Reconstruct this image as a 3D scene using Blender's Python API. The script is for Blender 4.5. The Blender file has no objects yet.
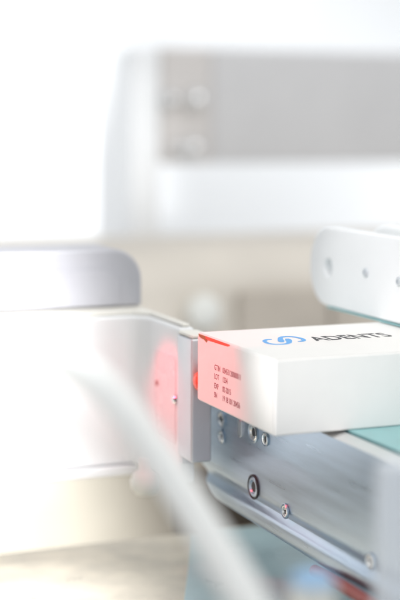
import bpy, bmesh, math, random
from mathutils import Vector, Matrix
random.seed(7)
S = 0.025            # one working unit = the carton's 25 mm height
sc = bpy.context.scene
COL = sc.collection
PI = math.pi

# ------------------------------------------------------------------ materials
def mat(name, col, rough=.5, metal=0., spec=.5, noise=0., nscale=40., bump=0., bscale=200., alpha=1., trans=0., coat=0., stretch=None, subs=0.):
    m = bpy.data.materials.new(name); m.use_nodes = True
    nt = m.node_tree; b = nt.nodes['Principled BSDF']
    b.inputs['Base Color'].default_value = (*col, 1)
    b.inputs['Roughness'].default_value = rough
    b.inputs['Metallic'].default_value = metal
    b.inputs['Specular IOR Level'].default_value = spec
    b.inputs['Alpha'].default_value = alpha
    b.inputs['Transmission Weight'].default_value = trans
    b.inputs['Coat Weight'].default_value = coat
    tc = nt.nodes.new('ShaderNodeTexCoord')
    mp = nt.nodes.new('ShaderNodeMapping'); nt.links.new(tc.outputs['Object'], mp.inputs['Vector'])
    mp.inputs['Scale'].default_value = tuple(v/S for v in (stretch or (1,1,1)))
    if noise:
        n = nt.nodes.new('ShaderNodeTexNoise'); n.inputs['Scale'].default_value = nscale; n.inputs['Detail'].default_value = 5
        nt.links.new(mp.outputs['Vector'], n.inputs['Vector'])
        r = nt.nodes.new('ShaderNodeMapRange')
        r.inputs['From Min'].default_value = .3; r.inputs['From Max'].default_value = .7
        r.inputs['To Min'].default_value = 1-noise; r.inputs['To Max'].default_value = 1+noise
        nt.links.new(n.outputs['Fac'], r.inputs['Value'])
        x = nt.nodes.new('ShaderNodeVectorMath'); x.operation = 'SCALE'
        x.inputs[0].default_value = col
        nt.links.new(r.outputs['Result'], x.inputs['Scale'])
        nt.links.new(x.outputs['Vector'], b.inputs['Base Color'])
        r2 = nt.nodes.new('ShaderNodeMapRange')
        r2.inputs['From Min'].default_value = .3; r2.inputs['From Max'].default_value = .7
        r2.inputs['To Min'].default_value = max(0, rough-.06); r2.inputs['To Max'].default_value = min(1, rough+.06)
        nt.links.new(n.outputs['Fac'], r2.inputs['Value']); nt.links.new(r2.outputs['Result'], b.inputs['Roughness'])
    if bump:
        n2 = nt.nodes.new('ShaderNodeTexNoise'); n2.inputs['Scale'].default_value = bscale; n2.inputs['Detail'].default_value = 3
        nt.links.new(mp.outputs['Vector'], n2.inputs['Vector'])
        bp = nt.nodes.new('ShaderNodeBump'); bp.inputs['Strength'].default_value = bump; bp.inputs['Distance'].default_value = .02*S
        nt.links.new(n2.outputs['Fac'], bp.inputs['Height']); nt.links.new(bp.outputs['Normal'], b.inputs['Normal'])
    return m

M = dict(
    card   = mat('white_card', (.83,.82,.80), .42, spec=.35, noise=.012, nscale=3, bump=.05, bscale=26),
    slotglow = mat('red_slot_glow', (.75,.13,.08), .8, noise=.15, nscale=6),  # red light showing in the slit, put into the colour
    kraft  = mat('brown_card_edge', (.30,.17,.07), .8, noise=.2, nscale=8),
    ink    = mat('black_ink', (.035,.035,.04), .5),
    code   = mat('red_lit_print_ink', (.34,.10,.12), .6, noise=.35, nscale=14),  # red scanner light on the print is mixed into this colour
    blue   = mat('blue_ink', (.09,.38,.80), .45),
    steel  = mat('brushed_steel', (.46,.55,.65), .32, metal=.9, noise=.11, nscale=7, bump=.05, bscale=42, stretch=(1,.07,1)),
    bright = mat('polished_steel', (.82,.82,.82), .18, metal=1., noise=.03, nscale=6),
    dark   = mat('dark_recess', (.03,.03,.035), .5, noise=.2, nscale=8),
    belt   = mat('teal_belt', (.27,.50,.515), .42, noise=.06, nscale=3, bump=.15, bscale=40),
    wpaint = mat('white_paint', (.84,.85,.86), .38, noise=.015, nscale=1.5, bump=.04, bscale=20),
    alu    = mat('anodised_aluminium', (.66,.69,.72), .42, metal=.55, noise=.03, nscale=2, stretch=(1,1,.3)),
    cream  = mat('cream_edge', (.80,.78,.72), .5, noise=.02, nscale=3),
    lav    = mat('lavender_grey_paint', (.43,.43,.465), .45, noise=.03, nscale=2),
    grey   = mat('grey_beam_paint', (.60,.595,.60), .55, noise=.03, nscale=.5),
    tan    = mat('tan_paint', (.66,.61,.54), .6, noise=.06, nscale=.35),
    skirt  = mat('brown_skirt_paint', (.33,.29,.235), .6, noise=.06, nscale=.4),
    char   = mat('charcoal_blocker', (.06,.06,.065), .5, noise=.05, nscale=1.5),  # for the unseen block added on the left
    motor  = mat('dark_gap_brown', (.10,.075,.055), .5, noise=.1, nscale=2),  # darkness of the gap behind the rail end, as a colour
    warm   = mat('warm_grey_paint', (.62,.59,.57), .55, noise=.03, nscale=.6),
    brown  = mat('brown_panel', (.52,.465,.40), .6, noise=.10, nscale=.5),
    wall   = mat('white_wall', (.80,.815,.83), .8, noise=.015, nscale=.2),
    table  = mat('pale_beige_top', (.62,.56,.46), .32, noise=.16, nscale=1.6, bump=.02, bscale=14),
    teal   = mat('teal_shade_tone', (.44,.58,.61), .30, noise=.10, nscale=1.2),  # bluish shade on the table, put into a colour
    cable  = mat('pale_grey_rubber', (.78,.79,.78), .5, noise=.02, nscale=4),
    dullred= mat('dull_red', (.36,.09,.08), .45, noise=.05, nscale=4),  # serves the painted rail reflection and the sight dot
    lens   = mat('orange_red_glint', (.85,.10,.04), .2, spec=.6, noise=.03, nscale=5),  # red reflection beside the carton, put into the colour
    window = mat('pale_plastic_window', (.80,.77,.78), .25, noise=.02, nscale=3),
    acryl  = mat('frosted_acrylic', (.87,.91,.97), .45, alpha=.6, noise=.01, nscale=2),
    knob   = mat('white_plastic', (.78,.78,.74), .35, noise=.02, nscale=3),
    bluep  = mat('pale_blue_plastic', (.30,.50,.74), .35, noise=.03, nscale=3),
)

# ------------------------------------------------------------------ mesh helpers (coordinates in working units)
def link(name, bm, m, parent=None, smooth=None, bevel=0., seg=2, origin=(0,0,0)):
    bmesh.ops.recalc_face_normals(bm, faces=bm.faces[:])
    o3 = Vector(origin)
    for v in bm.verts: v.co = (v.co - o3) * S
    me = bpy.data.meshes.new(name); bm.to_mesh(me); bm.free()
    me.materials.append(M[m] if isinstance(m, str) else m)
    o = bpy.data.objects.new(name, me); COL.objects.link(o)
    if smooth is not None:
        for p in me.polygons: p.use_smooth = True
        me.set_sharp_from_angle(angle=math.radians(smooth))
    if bevel:
        b = o.modifiers.new('bevel', 'BEVEL'); b.width = bevel*S; b.segments = seg; b.limit_method = 'ANGLE'
        b.angle_limit = math.radians(40); b.harden_normals = False
        for p in me.polygons: p.use_smooth = True
        w = o.modifiers.new('wn', 'WEIGHTED_NORMAL'); w.keep_sharp = False
    if parent:
        o.parent = parent
        o.location = (o3 - Vector(parent['_base']))*S
    else:
        o.location = o3*S
    return o

def thing(name, label, cat, loc, group=None):
    o = bpy.data.objects.new(name, None); COL.objects.link(o)
    o.location = Vector(loc)*S; o.empty_display_size = .01
    o['label'] = label; o['category'] = cat; o['_base'] = loc
    if group: o['group'] = group
    return o
def tag(o, label, cat, group=None):
    o['label'] = label; o['category'] = cat
    if group: o['group'] = group
    return o

def box(bm, a, b):
    a, b = Vector(a), Vector(b)
    g = bmesh.ops.create_cube(bm, size=1.)['verts']
    for v in g:
        v.co = Vector(((a[i]+b[i])/2 + v.co[i]*(b[i]-a[i]) for i in range(3)))
    return g
def BX(a, b):
    bm = bmesh.new(); box(bm, a, b); return bm

def cyl(bm, c, axis, r, h, n=32, r2=None):
    q = Vector((0,0,1)).rotation_difference(Vector(axis).normalized()).to_matrix().to_4x4()
    mt = Matrix.Translation(Vector(c)) @ q
    bmesh.ops.create_cone(bm, cap_ends=True, segments=n, radius1=r, radius2=r if r2 is None else r2, depth=h, matrix=mt)
def CY(c, axis, r, h, n=32, r2=None):
    bm = bmesh.new(); cyl(bm, c, axis, r, h, n, r2); return bm

def lathe(prof, c, axis, n=36):
    """prof = list of (radius, height along axis)"""
    q = Vector((0,0,1)).rotation_difference(Vector(axis).normalized()).to_matrix()
    bm = bmesh.new(); rings = []
    for r, h in prof:
        if r < 1e-6: rings.append([bm.verts.new(Vector(c)+q@Vector((0,0,h)))])
        else: rings.append([bm.verts.new(Vector(c)+q@Vector((r*math.cos(2*PI*k/n), r*math.sin(2*PI*k/n), h))) for k in range(n)])
    for A, B in zip(rings, rings[1:]):
        for k in range(n):
            a, b = A[k % len(A)], A[(k+1) % len(A)]; d, e = B[k % len(B)], B[(k+1) % len(B)]
            vs = []
            for v in (a, b, e, d):
                if v not in vs: vs.append(v)
            if len(vs) > 2: bm.faces.new(vs)
    return bm

def plate(outline, holes, frame, depth):
    """outline and holes: 2D loops; frame maps (u,v,w) to a 3D point; w runs 0..depth"""
    bm = bmesh.new(); edges = []
    for loop in [outline]:
        vs = [bm.verts.new(frame(u, v, 0)) for u, v in loop]
        for a, b in zip(vs, vs[1:]+vs[:1]): edges.append(bm.edges.new((a, b)))
    bm.faces.new(bm.verts[:])
    r = bmesh.ops.extrude_face_region(bm, geom=bm.faces[:])
    d = Vector(frame(0,0,depth))-Vector(frame(0,0,0))
    for v in r['geom']:
        if isinstance(v, bmesh.types.BMVert): v.co += d
    return bm
def holed_plate(u0, u1, v0, v1, radii, hu, hv, hru, hrv, frame, depth, n=14):
    """a round-cornered plate with one through hole, built as an upper and a lower half joined at the hole"""
    o = rrect(u0, v0, u1, v1, radii, n)
    low = [p for p in o if p[1] < hv]; up = [p for p in o if p[1] > hv]
    low.sort(key=lambda p: 0)
    hole = [(hu+hru*math.cos(PI*k/16), hv+hrv*math.sin(PI*k/16)) for k in range(33)]
    bm = bmesh.new(); cache = {}
    def V(p):
        k = (round(p[0],4), round(p[1],4))
        if k not in cache: cache[k] = bm.verts.new(frame(p[0],p[1],0))
        return cache[k]
    lower = [(u0,hv)] + low + [(u1,hv)] + [(hu+hru,hv)] + [hole[k] for k in range(31,16,-1)] + [(hu-hru,hv)]
    upper = [(u1,hv)] + up + [(u0,hv)] + [(hu-hru,hv)] + [hole[k] for k in range(15,0,-1)] + [(hu+hru,hv)]
    for L in (lower, upper): bm.faces.new([V(p) for p in L])
    r = bmesh.ops.extrude_face_region(bm, geom=bm.faces[:])
    d = Vector(frame(0,0,depth))-Vector(frame(0,0,0))
    for v in r['geom']:
        if isinstance(v, bmesh.types.BMVert): v.co += d
    return bm
def circ(u, v, r, n=28, rv=None):
    return [(u+r*math.cos(2*PI*k/n), v+(rv or r)*math.sin(2*PI*k/n)) for k in range(n)]
def rrect(u0, v0, u1, v1, radii, n=12):
    """radii for corners (u0v0, u1v0, u1v1, u0v1)"""
    out = []
    cs = [(u0,v0,1,1,PI), (u1,v0,-1,1,1.5*PI), (u1,v1,-1,-1,0), (u0,v1,1,-1,.5*PI)]
    for (cu,cv,su,sv,a0), r in zip(cs, radii):
        if r <= 0: out.append((cu,cv)); continue
        for k in range(n+1):
            a = a0 + .5*PI*k/n
            out.append((cu+su*r+r*math.cos(a), cv+sv*r+r*math.sin(a)))
    return out
def spline(P, n=12):
    P = [Vector(p) for p in P]; Q = [2*P[0]-P[1]]+P+[2*P[-1]-P[-2]]; out = []
    for i in range(1, len(Q)-2):
        for k in range(n):
            t = k/n; a, b, c, d = Q[i-1:i+3]
            out.append(.5*((2*b)+(c-a)*t+(2*a-5*b+4*c-d)*t*t+(3*b-a-3*c+d)*t**3))
    out.append(P[-1]); return out
def tube(pts, r, n=20, taper=None):
    bm = bmesh.new(); rings = []
    up = Vector((.13,.2,.97))
    for i, p in enumerate(pts):
        t = (pts[min(i+1,len(pts)-1)]-pts[max(i-1,0)]).normalized()
        a = t.cross(up).normalized(); b = a.cross(t)
        rr = r*(taper(i/(len(pts)-1)) if taper else 1)
        rings.append([bm.verts.new(p+(a*math.cos(2*PI*k/n)+b*math.sin(2*PI*k/n))*rr) for k in range(n)])
    for A, B in zip(rings, rings[1:]):
        for k in range(n): bm.faces.new((A[k],A[(k+1)%n],B[(k+1)%n],B[k]))
    bm.faces.new(rings[0][::-1]); bm.faces.new(rings[-1])
    return bm
def ribbon(P, w, z, th=.004, n=10, tail=None):
    """flat printed stroke in the XY plane with round ends"""
    pts = spline([Vector((x,y,0)) for x,y in P], n)
    L = []; R = []
    N = len(pts)
    for i, p in enumerate(pts):
        t = (pts[min(i+1,N-1)]-pts[max(i-1,0)]).normalized(); q = Vector((-t.y,t.x,0))
        s = i/(N-1)
        ww = w*.5*(1.0 if .12 < s < .88 else .55+.45*min(s,1-s)/.12)
        if tail: ww *= 1+.55*max(0, min(1, tail*(s-.5)*4-.4))
        L.append(p+q*ww); R.append(p-q*ww)
    bm = bmesh.new()
    l = [bm.verts.new((p.x,p.y,z)) for p in L]; r = [bm.verts.new((p.x,p.y,z)) for p in R]
    fs = [bm.faces.new((l[i],l[i+1],r[i+1],r[i])) for i in range(N-1)]
    ex = bmesh.ops.extrude_face_region(bm, geom=fs)
    for v in ex['geom']:
        if isinstance(v, bmesh.types.BMVert): v.co.z += th
    return bm
def text(name, body, size, mtx, m, parent, ext=.0015, bold=0., sx=1., spacing=1.):
    cu = bpy.data.curves.new(name, 'FONT'); cu.body = body; cu.size = size; cu.extrude = ext; cu.offset = bold
    cu.space_character = spacing; cu.resolution_u = 4
    tmp = bpy.data.objects.new('tmp', cu); COL.objects.link(tmp)
    bpy.context.view_layer.update()
    me = bpy.data.meshes.new_from_object(tmp.evaluated_get(bpy.context.evaluated_depsgraph_get()))
    bpy.data.objects.remove(tmp)
    bm = bmesh.new(); bm.from_mesh(me); bpy.data.meshes.remove(me)
    for v in bm.verts: v.co.x *= sx
    bm.transform(mtx)
    return link(name, bm, m, parent)

# ------------------------------------------------------------------ setting
bm = BX((-70, 45, -16), (90, 46, 50)); w = link('backdrop', bm, 'wall'); w['kind'] = 'structure'
bm = plate(rrect(-9, -14, 16, 6.5, (0,0,.5,.5)), [], lambda u,v,w: (u,v,-3.5+w), .3)
t = link('tabletop', bm, 'table', bevel=.05); t['kind'] = 'structure'
bm = BX((-70, -30, -16.4), (90, 45, -16)); f = link('floor', bm, 'wall'); f['kind'] = 'structure'

# ------------------------------------------------------------------ the carton
ct = thing('medicine_carton', 'white cardboard medicine carton with blue logo and black lettering on its lid', 'box', (0,0,0))
LEN, WID = 5.2, 2.6
link('carton_body', BX((.012, 0, 0), (LEN, WID, 1)), 'card', ct, bevel=.03, seg=3)
# end flap: its own sheet, with a notch left open along the top fold
fl = plate([(.035,.03),(2.565,.03),(2.565,.955),(2.42,.93),(1.5,.955),(1.42,.972),(.035,.972)], [], lambda u,v,w: (-.003+w, u, v), .015)
link('end_flap', fl, 'card', ct, bevel=.004, seg=1)
sl = plate([(1.43,.966),(1.52,.944),(2.3,.944),(2.30,.985),(1.46,.985)], [], lambda u,v,w: (-.002+w, u, v), .012)  # sliver coloured as the red light leaking through the slit
s1 = link('tuck_slot_glow', sl, 'slotglow', ct); s1['label'] = 'narrow slot along the end flap fold, its red light glow painted orange red'
sl = plate([(2.24,.90),(2.34,.93),(2.52,.952),(2.55,.985),(2.3,.985),(2.28,.945),(2.2,.93)], [], lambda u,v,w: (-.0045+w, u, v), .012)
link('torn_edge', sl, 'kraft', ct)
# lid edge: thin panel lip along the long side
link('lid_panel', BX((.03, .012, .996), (LEN-.02, WID-.02, 1.003)), 'card', ct, bevel=.003, seg=1)
top = 1.0032
text('lettering', 'ADENTS', .505, Matrix.Translation((1.235,1.232,top)), 'ink', ct, bold=.010, sx=.632, spacing=1.04)
link('logo', ribbon([(.70,1.572),(.63,1.575),(.545,1.47),(.505,1.30),(.535,1.17),(.62,1.12),(.72,1.14),(.80,1.22),(.86,1.34),(.905,1.46),(.93,1.55)], .058, top, tail=1), 'blue', ct)
link('logo', ribbon([(.728,1.29),(.75,1.36),(.79,1.46),(.845,1.59),(.915,1.70),(1.01,1.735),(1.09,1.67),(1.125,1.50),(1.09,1.34),(1.02,1.27),(.965,1.262)], .058, top+.0012, tail=-1), 'blue', ct)
# stamped text on the end face (reads along -Y, faces -X)
def endmtx(y, z): return Matrix(((0,0,-1,-.0042),(-1,0,0,y),(0,1,0,z),(0,0,0,1)))
for z, a, b, wsc in ((.560,'GTIN','03453120000011',.82), (.432,'LOT','1234',.80), (.298,'EXP','02-2015',.80), (.168,'SN','19 18 101 20456',.80)):
    text('stamped_text', a, .110, endmtx(1.95, z), 'code', ct, ext=.0008, bold=.0015, sx=wsc)
    text('stamped_text', b, .110, endmtx(1.66, z), 'code', ct, ext=.0008, bold=.0015, sx=wsc)

# ------------------------------------------------------------------ near conveyor: steel rail, teal belt, screws
cv = thing('belt_conveyor', 'teal belt conveyor with brushed steel side rail running under the carton', 'conveyor', (2.9,-1,-3.2))
# side rail: profile swept along Y, its far end rounded at the bottom
prof = [(.80,-.055),(.80,-.3),(.80,-.6),(.80,-.9),(.80,-1.2),(.80,-1.33),(.806,-1.38),(.83,-1.43),(.87,-1.48),(.885,-1.53),(.87,-1.575),(.83,-1.61),(.805,-1.64),(.80,-1.68),(.80,-1.76),(.802,-1.80),(.815,-1.84),(.84,-1.87)]
def yend(z):
    r, y0, zb = .95, 4.5, -1.875
    if z > zb+r: return y0
    d = (zb+r)-z
    return y0 - r + math.sqrt(max(0, r*r-d*d))
bm = bmesh.new(); rows = []
ys = [k/24 for k in range(25)]
for x, z in prof:
    ye = yend(z); rows.append([bm.verts.new((x, ye+(-7.5-ye)*s**1.3, z)) for s in ys])
fs = []
for A, B in zip(rows, rows[1:]):
    for k in range(24): fs.append(bm.faces.new((A[k],A[k+1],B[k+1],B[k])))
ex = bmesh.ops.extrude_face_region(bm, geom=fs)
for v in ex['geom']:
    if isinstance(v, bmesh.types.BMVert): v.co.x = 1.0
link('side_rail', bm, 'steel', cv, smooth=35)
# bevelled rim between the rail and the belt
bm = plate([(.803,-.10),(.803,-.052),(1.02,-.014),(1.05,-.03),(1.05,-.10)], [], lambda u,v,w: (u, 4.45-w, v), 11.9)
link('rail_rim', bm, 'bright', cv, bevel=.006, seg=1)
# belt loop
def belt_loop(y0, y1, zc, r, x0, x1, th):
    def stad(rr):
        o = []
        for k in range(17): a = -PI/2+PI*k/16; o.append((y0+rr*math.cos(a), zc+rr*math.sin(a)))
        for k in range(17): a = PI/2+PI*k/16; o.append((y1+rr*math.cos(a), zc+rr*math.sin(a)))
        return o
    bm = bmesh.new(); loops = []
    for rr, x in ((r,x0),(r,x1),(r-th,x1),(r-th,x0)):
        loops.append([bm.verts.new((x,y,z)) for y,z in stad(rr)])
    n = len(loops[0])
    for i in range(4):
        A, B = loops[i], loops[(i+1)%4]
        for k in range(n): bm.faces.new((A[k],A[(k+1)%n],B[(k+1)%n],B[k]))
    return bm
link('belt', belt_loop(3.85, -6.9, -.42, .42, 1.10, 4.9, .05), 'belt', cv, smooth=40)
for y in (3.85, -6.9): link('roller', CY((3.0,y,-.42),(1,0,0),.365,3.9,40), 'bright', cv, smooth=40)
link('dark_gap_box', BX((1.8,6.75,-4.6),(4.6,8.2,-2.5)), 'motor', cv, bevel=.08)  # dark box added to paint the shaded gap past the rail end
link('gap_box_arm', BX((3.0,3.21,-.6),(3.5,7.6,-.35)), 'alu', cv, bevel=.02)  # arm carrying the added gap box
link('gap_box_arm', BX((3.0,7.1,-2.49),(3.5,7.6,-.61)), 'alu', cv, bevel=.02)
link('far_rail', BX((4.95,-7.5,-1.6),(5.1,4.4,-.06)), 'steel', cv, bevel=.02)
link('bed', BX((1.0,-6.2,-.62),(4.92,3.2,-.2)), 'alu', cv)
for y in (.3, -6.0):
    link('leg', BX((2.2,y-.3,-3.195),(2.8,y+.3,-.63)), 'alu', cv, bevel=.04)
    link('leg', BX((4.0,y-.3,-3.195),(4.7,y+.3,-.63)), 'alu', cv, bevel=.04)
def screw(y, z, r, x=.80, kind='hex', parent=cv, bore=None):
    # ring, domed head and socket, along -X
    ring = lathe([(r*1.28,0),(r*1.28,.02),(r*1.16,.03),(r*1.06,.012),(r*1.06,-.01)], (x,y,z), (-1,0,0))
    o = link('screw', lathe([(r*1.04,.0),(r*1.04,.016),(r*.92,.026),(r*.74,.024),(r*.62,-.0),(0,-.002)], (x,y,z), (-1,0,0)), 'steel' if r > .14 else 'bright', parent, smooth=30, origin=(x,y,z))
    o['_base'] = (x,y,z)
    link('washer', ring, 'dark' if r > .14 else 'steel', o, smooth=30)
    if kind == 'hex': link('socket', CY((x-.002,y,z),(-1,0,0),r*.56,.012,6), 'dark', o)
    else: link('slot', BX((x-.012,y-r*.42,z-r*.09),(x-.001,y+r*.42,z+r*.09)), 'dark', o)
    return o
screw(3.528,-.522,.115); screw(3.53,-.80,.095, kind='flat')
screw(2.344,-.485,.125); screw(1.93,-.50,.085)
screw(2.325,-1.30,.145, x=.80); screw(1.249,-1.385,.085, x=.797, kind='flat'); screw(-1.163,-1.395,.085, x=.797, kind='flat')
link('slot_cover', plate(rrect(2.74,-.66,2.88,-.36,(.07,)*4), [], lambda u,v,w: (.80-w,u,v), .03), 'bright', cv, bevel=.01)
link('slot_cover', plate(rrect(4.05,-.50,4.15,-.38,(.05,)*4), [], lambda u,v,w: (.80-w,u,v), .02), 'dark', cv)

# red strip modelling a red reflection along the rail's lower edge
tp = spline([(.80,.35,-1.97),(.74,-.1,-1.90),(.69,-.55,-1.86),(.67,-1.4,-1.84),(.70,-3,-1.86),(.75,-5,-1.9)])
tag(link('reflection_strip', tube(tp, .08, 18), 'dullred', smooth=60), 'dull red strip painted in as a reflection along the lower edge of the steel rail', 'painted reflection')

# ------------------------------------------------------------------ hold-down plate over the carton
hd = thing('guide_plate', 'white round-ended guide plate with one hole, above the carton at right', 'guide plate', (3.0,4.9,1.03))
out = rrect(-4, 1.045, 4.95, 2.33, (0,.60,.62,0), 14)
hole = circ(4.29, 1.67, .125, 28, .155)
link('side_plate', holed_plate(-4, 4.95, 1.045, 2.33, (0,.60,.62,0), 4.29, 1.67, .125, .155, lambda u,v,w: (3.0+w,u,v), .22), 'wpaint', hd, bevel=.03, seg=2)
link('belt', plate(rrect(-4,1.018,4.3,1.04,(0,.01,.01,0),3), [], lambda u,v,w: (2.985+w,u,v), 1.3), 'belt', hd)
link('side_plate', plate(out, [], lambda u,v,w: (4.05+w,u,v), .2), 'wpaint', hd, bevel=.045, seg=3)
link('spacer', CY((3.63,2.6,1.75),(1,0,0),.16,.84,24), 'bright', hd, smooth=40)
link('spacer', CY((3.63,-2.6,1.75),(1,0,0),.16,.84,24), 'bright', hd, smooth=40)
for y, z in ((3.03,1.72),(2.02,1.68),(-.6,1.68)):
    o = link('screw', lathe([(.075,0),(.075,.02),(.055,.035),(.035,.036),(.03,.01),(0,.01)], (3.0,y,z), (-1,0,0), 20), 'alu', hd, smooth=40)

# ------------------------------------------------------------------ scanner housing on the left
sh = thing('scanner_housing', 'white L shaped scanner housing lit red on its inner face, left of the carton', 'scanner', (-1,4.5,-3.2))
R_ = .35
inner = [(-6,5.3)] + [(.15-R_+R_*math.sin(a), 5.3-R_+R_*math.cos(a)) for a in [PI/2*k/8 for k in range(9)]] + [(.15,3.72),(.42,3.72),(.42,7.6),(-6,7.6)]
link('housing_body', plate(inner, [], lambda u,v,w: (u,v,-1.55+w), 2.45), 'wpaint', sh, bevel=.05, seg=3)
link('rim', plate([(-6,5.42),(.0,5.42),(.24,5.2),(.24,3.78),(.36,3.78),(.36,7.5),(-6,7.5)], [], lambda u,v,w: (u,v,.905+w), .05), 'cream', sh, bevel=.015)
link('end_plate', BX((.085,3.03,-1.05),(.42,3.62,.83)), 'alu', sh, bevel=.035, seg=2)
link('end_cap', BX((.10,3.05,.835),(.41,3.60,.885)), 'cream', sh, bevel=.015)
link('seal_strip', BX((.17,3.622,-1.2),(.40,3.718,.82)), 'lav', sh)
link('read_window', plate(rrect(3.82,-.95,4.72,.42,(.06,)*4,4), [], lambda u,v,w: (.151-w,u,v), .012), 'window', sh, bevel=.004, seg=1)
o = link('screw', lathe([(.075,0),(.075,.05),(.055,.07),(0,.072)], (.15,3.775,-.21), (-1,0,0), 20), 'bright', sh, smooth=40)
link('sight_dot', CY((.135,4.62,-.10),(1,0,0),.045,.02,16), 'dullred', sh)
link('blocker_head', BX((-5.9,.3,-2.8),(-4.3,5.0,3.2)), 'char', sh, bevel=.12, seg=3)  # unseen dark block added to shade the carton's end face
link('blocker_lens', lathe([(.75,0),(.75,.22),(.62,.26),(.55,.12),(0,.10)], (-4.3,2.6,.5), (1,0,0), 40), 'dark', sh, smooth=40)  # dressing on the added light blocker
link('blocker_arm', BX((-5.5,4.98,-1.2),(-4.9,5.4,.6)), 'char', sh, bevel=.05)  # holds the added light blocker
link('base_flange', BX((-6,5.22,-1.72),(.05,5.9,-1.56)), 'wpaint', sh, bevel=.03)
link('foot', BX((-6,5.3,-3.195),(-5.5,5.88,-1.73)), 'alu', sh, bevel=.03)
link('foot', BX((-6,6.6,-3.195),(-5.5,7.2,-1.56)), 'alu', sh, bevel=.03)

# white bulb foot hanging from the flange
tag(link('leveling_knob', lathe([(0,0),(.17,.01),(.24,.10),(.25,.22),(.20,.36),(.11,.42),(.09,.60),(0,.60)], (-.02,4.7,-1.92), (0,0,1), 28), 'knob', smooth=50), 'small pale rounded knob under the scanner housing', 'knob')

# red reflection between the end plate and the carton, built as a small lens
se = thing('red_glint', 'small orange red piece painted in as a red reflection between scanner housing and carton', 'painted glint', (.25,2.9,-.05))
link('glint_case', BX((.20,2.72,-.06),(.62,3.0,.5)), 'lav', se, bevel=.04)
link('lens', lathe([(.15,0),(.15,.06),(.12,.11),(.06,.135),(0,.14)], (.20,2.86,.225), (-1,0,0), 24), 'lens', se, smooth=60)  # lathed piece standing in for the red reflection
link('glint_bracket', BX((.40,2.74,-.12),(.79,2.98,-.065)), 'alu', se)

# domed motor cover behind the housing
mc = thing('motor_cover', 'lavender grey round-shouldered motor cover standing on the scanner housing', 'motor cover', (-1.2,6.5,.96))
link('cover_shell', plate(rrect(-3.2,.962,.39,1.93,(0,0,.52,.52),16), [], lambda u,v,w: (u,6.0+w,v), 1.2), 'lav', mc, bevel=.06, seg=3)
link('face_plate', plate(rrect(-2.8,1.0,.0,1.6,(.05,.05,.3,.3),10), [], lambda u,v,w: (u,5.97+w,v), .028), 'lav', mc, bevel=.01, seg=1)

# ------------------------------------------------------------------ foreground: cable, acrylic post, knob, painted shade sheet
cp = spline([(-5.6,-2.3,2.05),(-4.86,-2.82,2.02),(-4.24,-3.41,1.93),(-3.74,-4.09,1.7),(-3.48,-4.8,1.22),(-3.31,-5.6,.7),(-3.22,-6.35,.26),(-3.15,-7.09,-.23),(-3.12,-7.82,-.66),(-3.08,-8.9,-1.6),(-3.05,-9.6,-3.1)])
tag(link('cable', tube(cp, .16, 24), 'cable', smooth=60), 'thick pale grey cable slanting down across the foreground', 'cable')

gp = thing('guard_post', 'frosted pale blue acrylic post in front of the steel rail at lower right', 'guard post', (-1,-5.2,-3.2))
link('post_panel', BX((-1.44,-5.35,-3.1),(-.55,-5.1,.98)), 'acryl', gp, bevel=.06, seg=3)
link('post_foot', BX((-1.6,-5.7,-3.195),(-.4,-4.75,-3.101)), 'alu', gp, bevel=.03)

kx, ky, kz = -2.27, -5.55, .13
kn = thing('control_knob', 'small blue capped control knob, far out of focus, in front of the steel rail', 'knob', (kx,ky,-3.195))
link('knob_body', lathe([(0,-3.32),(.34,-3.32),(.34,-3.2),(.24,-3.1),(.205,-.55),(.20,-.12),(.19,-.06),(0,-.06)], (kx,ky,kz), (0,0,1), 40), 'knob', kn, smooth=40)
link('knob_cap', lathe([(0,-.055),(.19,-.055),(.19,-.015),(.16,.02),(.08,.035),(0,.036)], (kx,ky,kz), (0,0,1), 40), 'bluep', kn, smooth=40)

tag(link('shade_sheet', plate([(1.45,6.3),(5,6.3),(5,-8),(-5,-8)], [], lambda u,v,w: (u,v,-3.196+w), .03), 'teal', bevel=.01), 'pale teal grey sheet painting the shade on the table beneath the conveyor', 'painted shade')  # sheet standing in for bluish shade under the rail

# ------------------------------------------------------------------ far machine: beam, post, cabinet
bmn = thing('machine_beam', 'wide grey machine beam crossing the blurred background', 'beam', (9,28,2.7))
link('beam_body', BX((10.9,28,2.75),(34,31,6.6)), 'grey', bmn, bevel=.12)
link('beam_end', BX((9.02,27.85,2.75),(10.88,31.2,6.58)), 'warm', bmn, bevel=.12)
for x, z, r in ((10.216,4.86,.36),(9.32,4.85,.28),(10.115,3.27,.34),(9.55,3.25,.24)):
    link('bolt_cap', lathe([(r*1.1,0),(r*1.1,.12),(r,.2),(r*.8,.42),(r*.4,.52),(0,.54)], (x,27.84,z), (0,-1,0), 28), 'bright', bmn, smooth=60)
ps = thing('frame_post', 'pale upright frame post at the left end of the grey beam', 'post', (7.9,28,-16))
link('post_shaft', BX((7.92,27.7,-15.8),(8.97,31.4,6.5)), 'wpaint', ps, bevel=.12)
link('post_base', BX((7.6,27.2,-16),(9.3,31.8,-15.79)), 'alu', ps, bevel=.05)
cb = thing('machine_cabinet', 'tan machine cabinet far behind the conveyor', 'cabinet', (9,22,-16))
link('cabinet_body', BX((-12,20,-15.6),(30,26,.62)), 'tan', cb, bevel=1.3, seg=6)
link('door', BX((8.35,19.8,-5.2),(11.2,19.99,-.65)), 'brown', cb, bevel=.06)
link('door', BX((11.35,19.8,-5.2),(16,19.99,-.65)), 'brown', cb, bevel=.06)
link('skirt_panel', BX((-11.7,19.75,-15.2),(29.6,19.98,-5.3)), 'skirt', cb, bevel=.1)
link('plinth', BX((-11.8,20.2,-16),(29.8,25.8,-15.61)), 'dark', cb)
link('knob', lathe([(.42,0),(.42,.15),(.5,.3),(.46,.5),(.25,.58),(0,.6)], (7.2,19.99,-1.15), (0,-1,0), 28), 'knob', cb, smooth=60)

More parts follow.
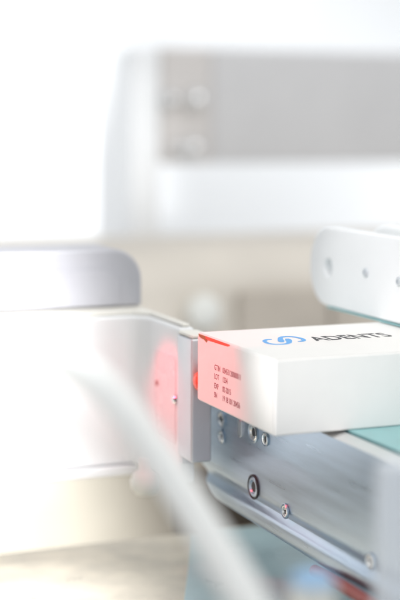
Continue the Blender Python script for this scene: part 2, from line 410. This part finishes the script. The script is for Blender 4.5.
# ------------------------------------------------------------------ light: added unseen lamps, the red scanner light and a pale even surround
wd = bpy.data.worlds.new('World'); sc.world = wd; wd.use_nodes = True
bg = wd.node_tree.nodes['Background']; bg.inputs['Color'].default_value = (.95,.975,1,1); bg.inputs['Strength'].default_value = .80
def aim(o, tgt): o.rotation_euler = (Vector(tgt)*S-o.location).to_track_quat('-Z','Y').to_euler()
def area(name, loc, tgt, size, v, col=(1,1,1)):
    l = bpy.data.lights.new(name, 'AREA'); l.shape = 'DISK'; l.size = size*S; l.color = col
    d = (Vector(tgt)-Vector(loc)).length*S
    l.energy = v*PI*PI*(d*d+(size*S)**2/4)
    o = bpy.data.objects.new(name, l); COL.objects.link(o); o.location = Vector(loc)*S; aim(o, tgt); return o
def spot(name, loc, tgt, deg, blend, v, rad, col=(1,1,1)):
    l = bpy.data.lights.new(name, 'SPOT'); l.spot_size = math.radians(deg); l.spot_blend = blend; l.shadow_soft_size = rad*S; l.color = col
    d = (Vector(tgt)-Vector(loc)).length*S
    l.energy = v*4*PI*PI*d*d
    o = bpy.data.objects.new(name, l); COL.objects.link(o); o.location = Vector(loc)*S; aim(o, tgt); return o
area('overhead_fill', (2,-3,16), (2,1,0), 12, .40, (1,.965,.89))  # unseen lamp added to brighten the top faces
area('wall_fill', (17,33,13), (17,45,2), 9, .32)  # unseen lamp added to whiten the backdrop
area('back_fill', (15,8,15), (14,28,2), 9, .20)  # unseen lamp added to lift the beam and cabinet
spot('carton_spot', (-8,-2.4,.9), (0,-.15,.9), 15.5, 1., .85, .3, (1,.97,.97))  # unseen spot added to whiten the end face's near corner
spot('front_spot', (-.5,-10,3.2), (1.2,0,.8), 22, 1., .16, .4, (1,.92,.99))  # unseen spot added to lift the carton's long side
spot('plate_spot', (-7,-2,5), (3,3.0,1.75), 17, .8, .40, .4)  # unseen spot added to brighten the guide plate
spot('red_scanner_lamp', (-2.2,2.3,2.0), (.0,2.05,.35), 56, .85, .95, .10, (1,.02,.03))
spot('red_scanner_lamp', (-1.9,3.9,1.4), (.15,4.1,-.35), 48, .8, .8, .10, (1,.02,.06))
spot('left_fade_fill', (-8.6,-15.5,5.5), (-22.4,10,-2), 100, .24, .5, .6)  # unseen lamp added to overexpose the left side to white
spot('wall_wash_fill', (2,18,13), (5.5,45,2), 42, .6, 1.1, .5)  # added to bleach the left part of the backdrop
spot('post_wash_fill', (1,12,6), (6.6,28,3.5), 24, 1., .34, .4)  # added to whiten the frame post
area('wall_side_fill', (36,35,-1), (14,45,1), 7, .22)  # unseen lamp added to brighten the backdrop from the right
spot('cabinet_wash_fill', (-3,10,4), (-.2,20,-6.5), 46, .9, 6.0, .5, (.9,.96,1))  # added to bleach the cabinet's left side
spot('table_wash_fill', (-2.6,3.2,2.4), (-2.3,3.7,-3.2), 50, 1., 1.5, .5, (.93,.97,1))  # added to bleach the tabletop on the left
spot('housing_wash_fill', (-3.4,.5,4.2), (-2.15,5.3,-.4), 32, .9, .9, .4)  # added to bleach the housing's left end
spot('cover_wash_fill', (-6,-2.5,5), (-2.5,6,1.6), 25, .9, 2.0, .5)  # added to bleach the motor cover's left end
spot('cable_wash_fill', (-5.2,-3.2,7), (-5.0,-2.9,2), 44, .9, 1.3, .3)  # added to bleach the cable's upper end

# ------------------------------------------------------------------ camera
f, yaw, pitch, roll = 1392.0362, .3915, .1228, .0044
cpos = Vector((-7.5687,-15.8339,3.9295))
fw = Vector((math.sin(yaw)*math.cos(pitch), math.cos(yaw)*math.cos(pitch), -math.sin(pitch)))
r = Vector((math.cos(yaw), -math.sin(yaw), 0)); u = r.cross(fw)
r2 = r*math.cos(roll)+u*math.sin(roll); u2 = u*math.cos(roll)-r*math.sin(roll)
cam = bpy.data.cameras.new('camera'); co = bpy.data.objects.new('camera', cam); COL.objects.link(co)
mw = Matrix((( r2.x,u2.x,-fw.x,cpos.x*S),(r2.y,u2.y,-fw.y,cpos.y*S),(r2.z,u2.z,-fw.z,cpos.z*S),(0,0,0,1)))
co.matrix_world = mw
cam.sensor_fit = 'HORIZONTAL'; cam.sensor_width = 36; cam.lens = f/400*36
cam.clip_start = .01; cam.clip_end = 50
cam.dof.use_dof = True; cam.dof.focus_distance = 19.6*S; cam.dof.aperture_fstop = 9.2
sc.camera = co
sc.view_settings.view_transform = 'Standard'; sc.view_settings.look = 'None'
sc.view_settings.exposure = 0.; sc.view_settings.gamma = 1.
for o in list(bpy.data.objects):
    if '_base' in o: del o['_base']
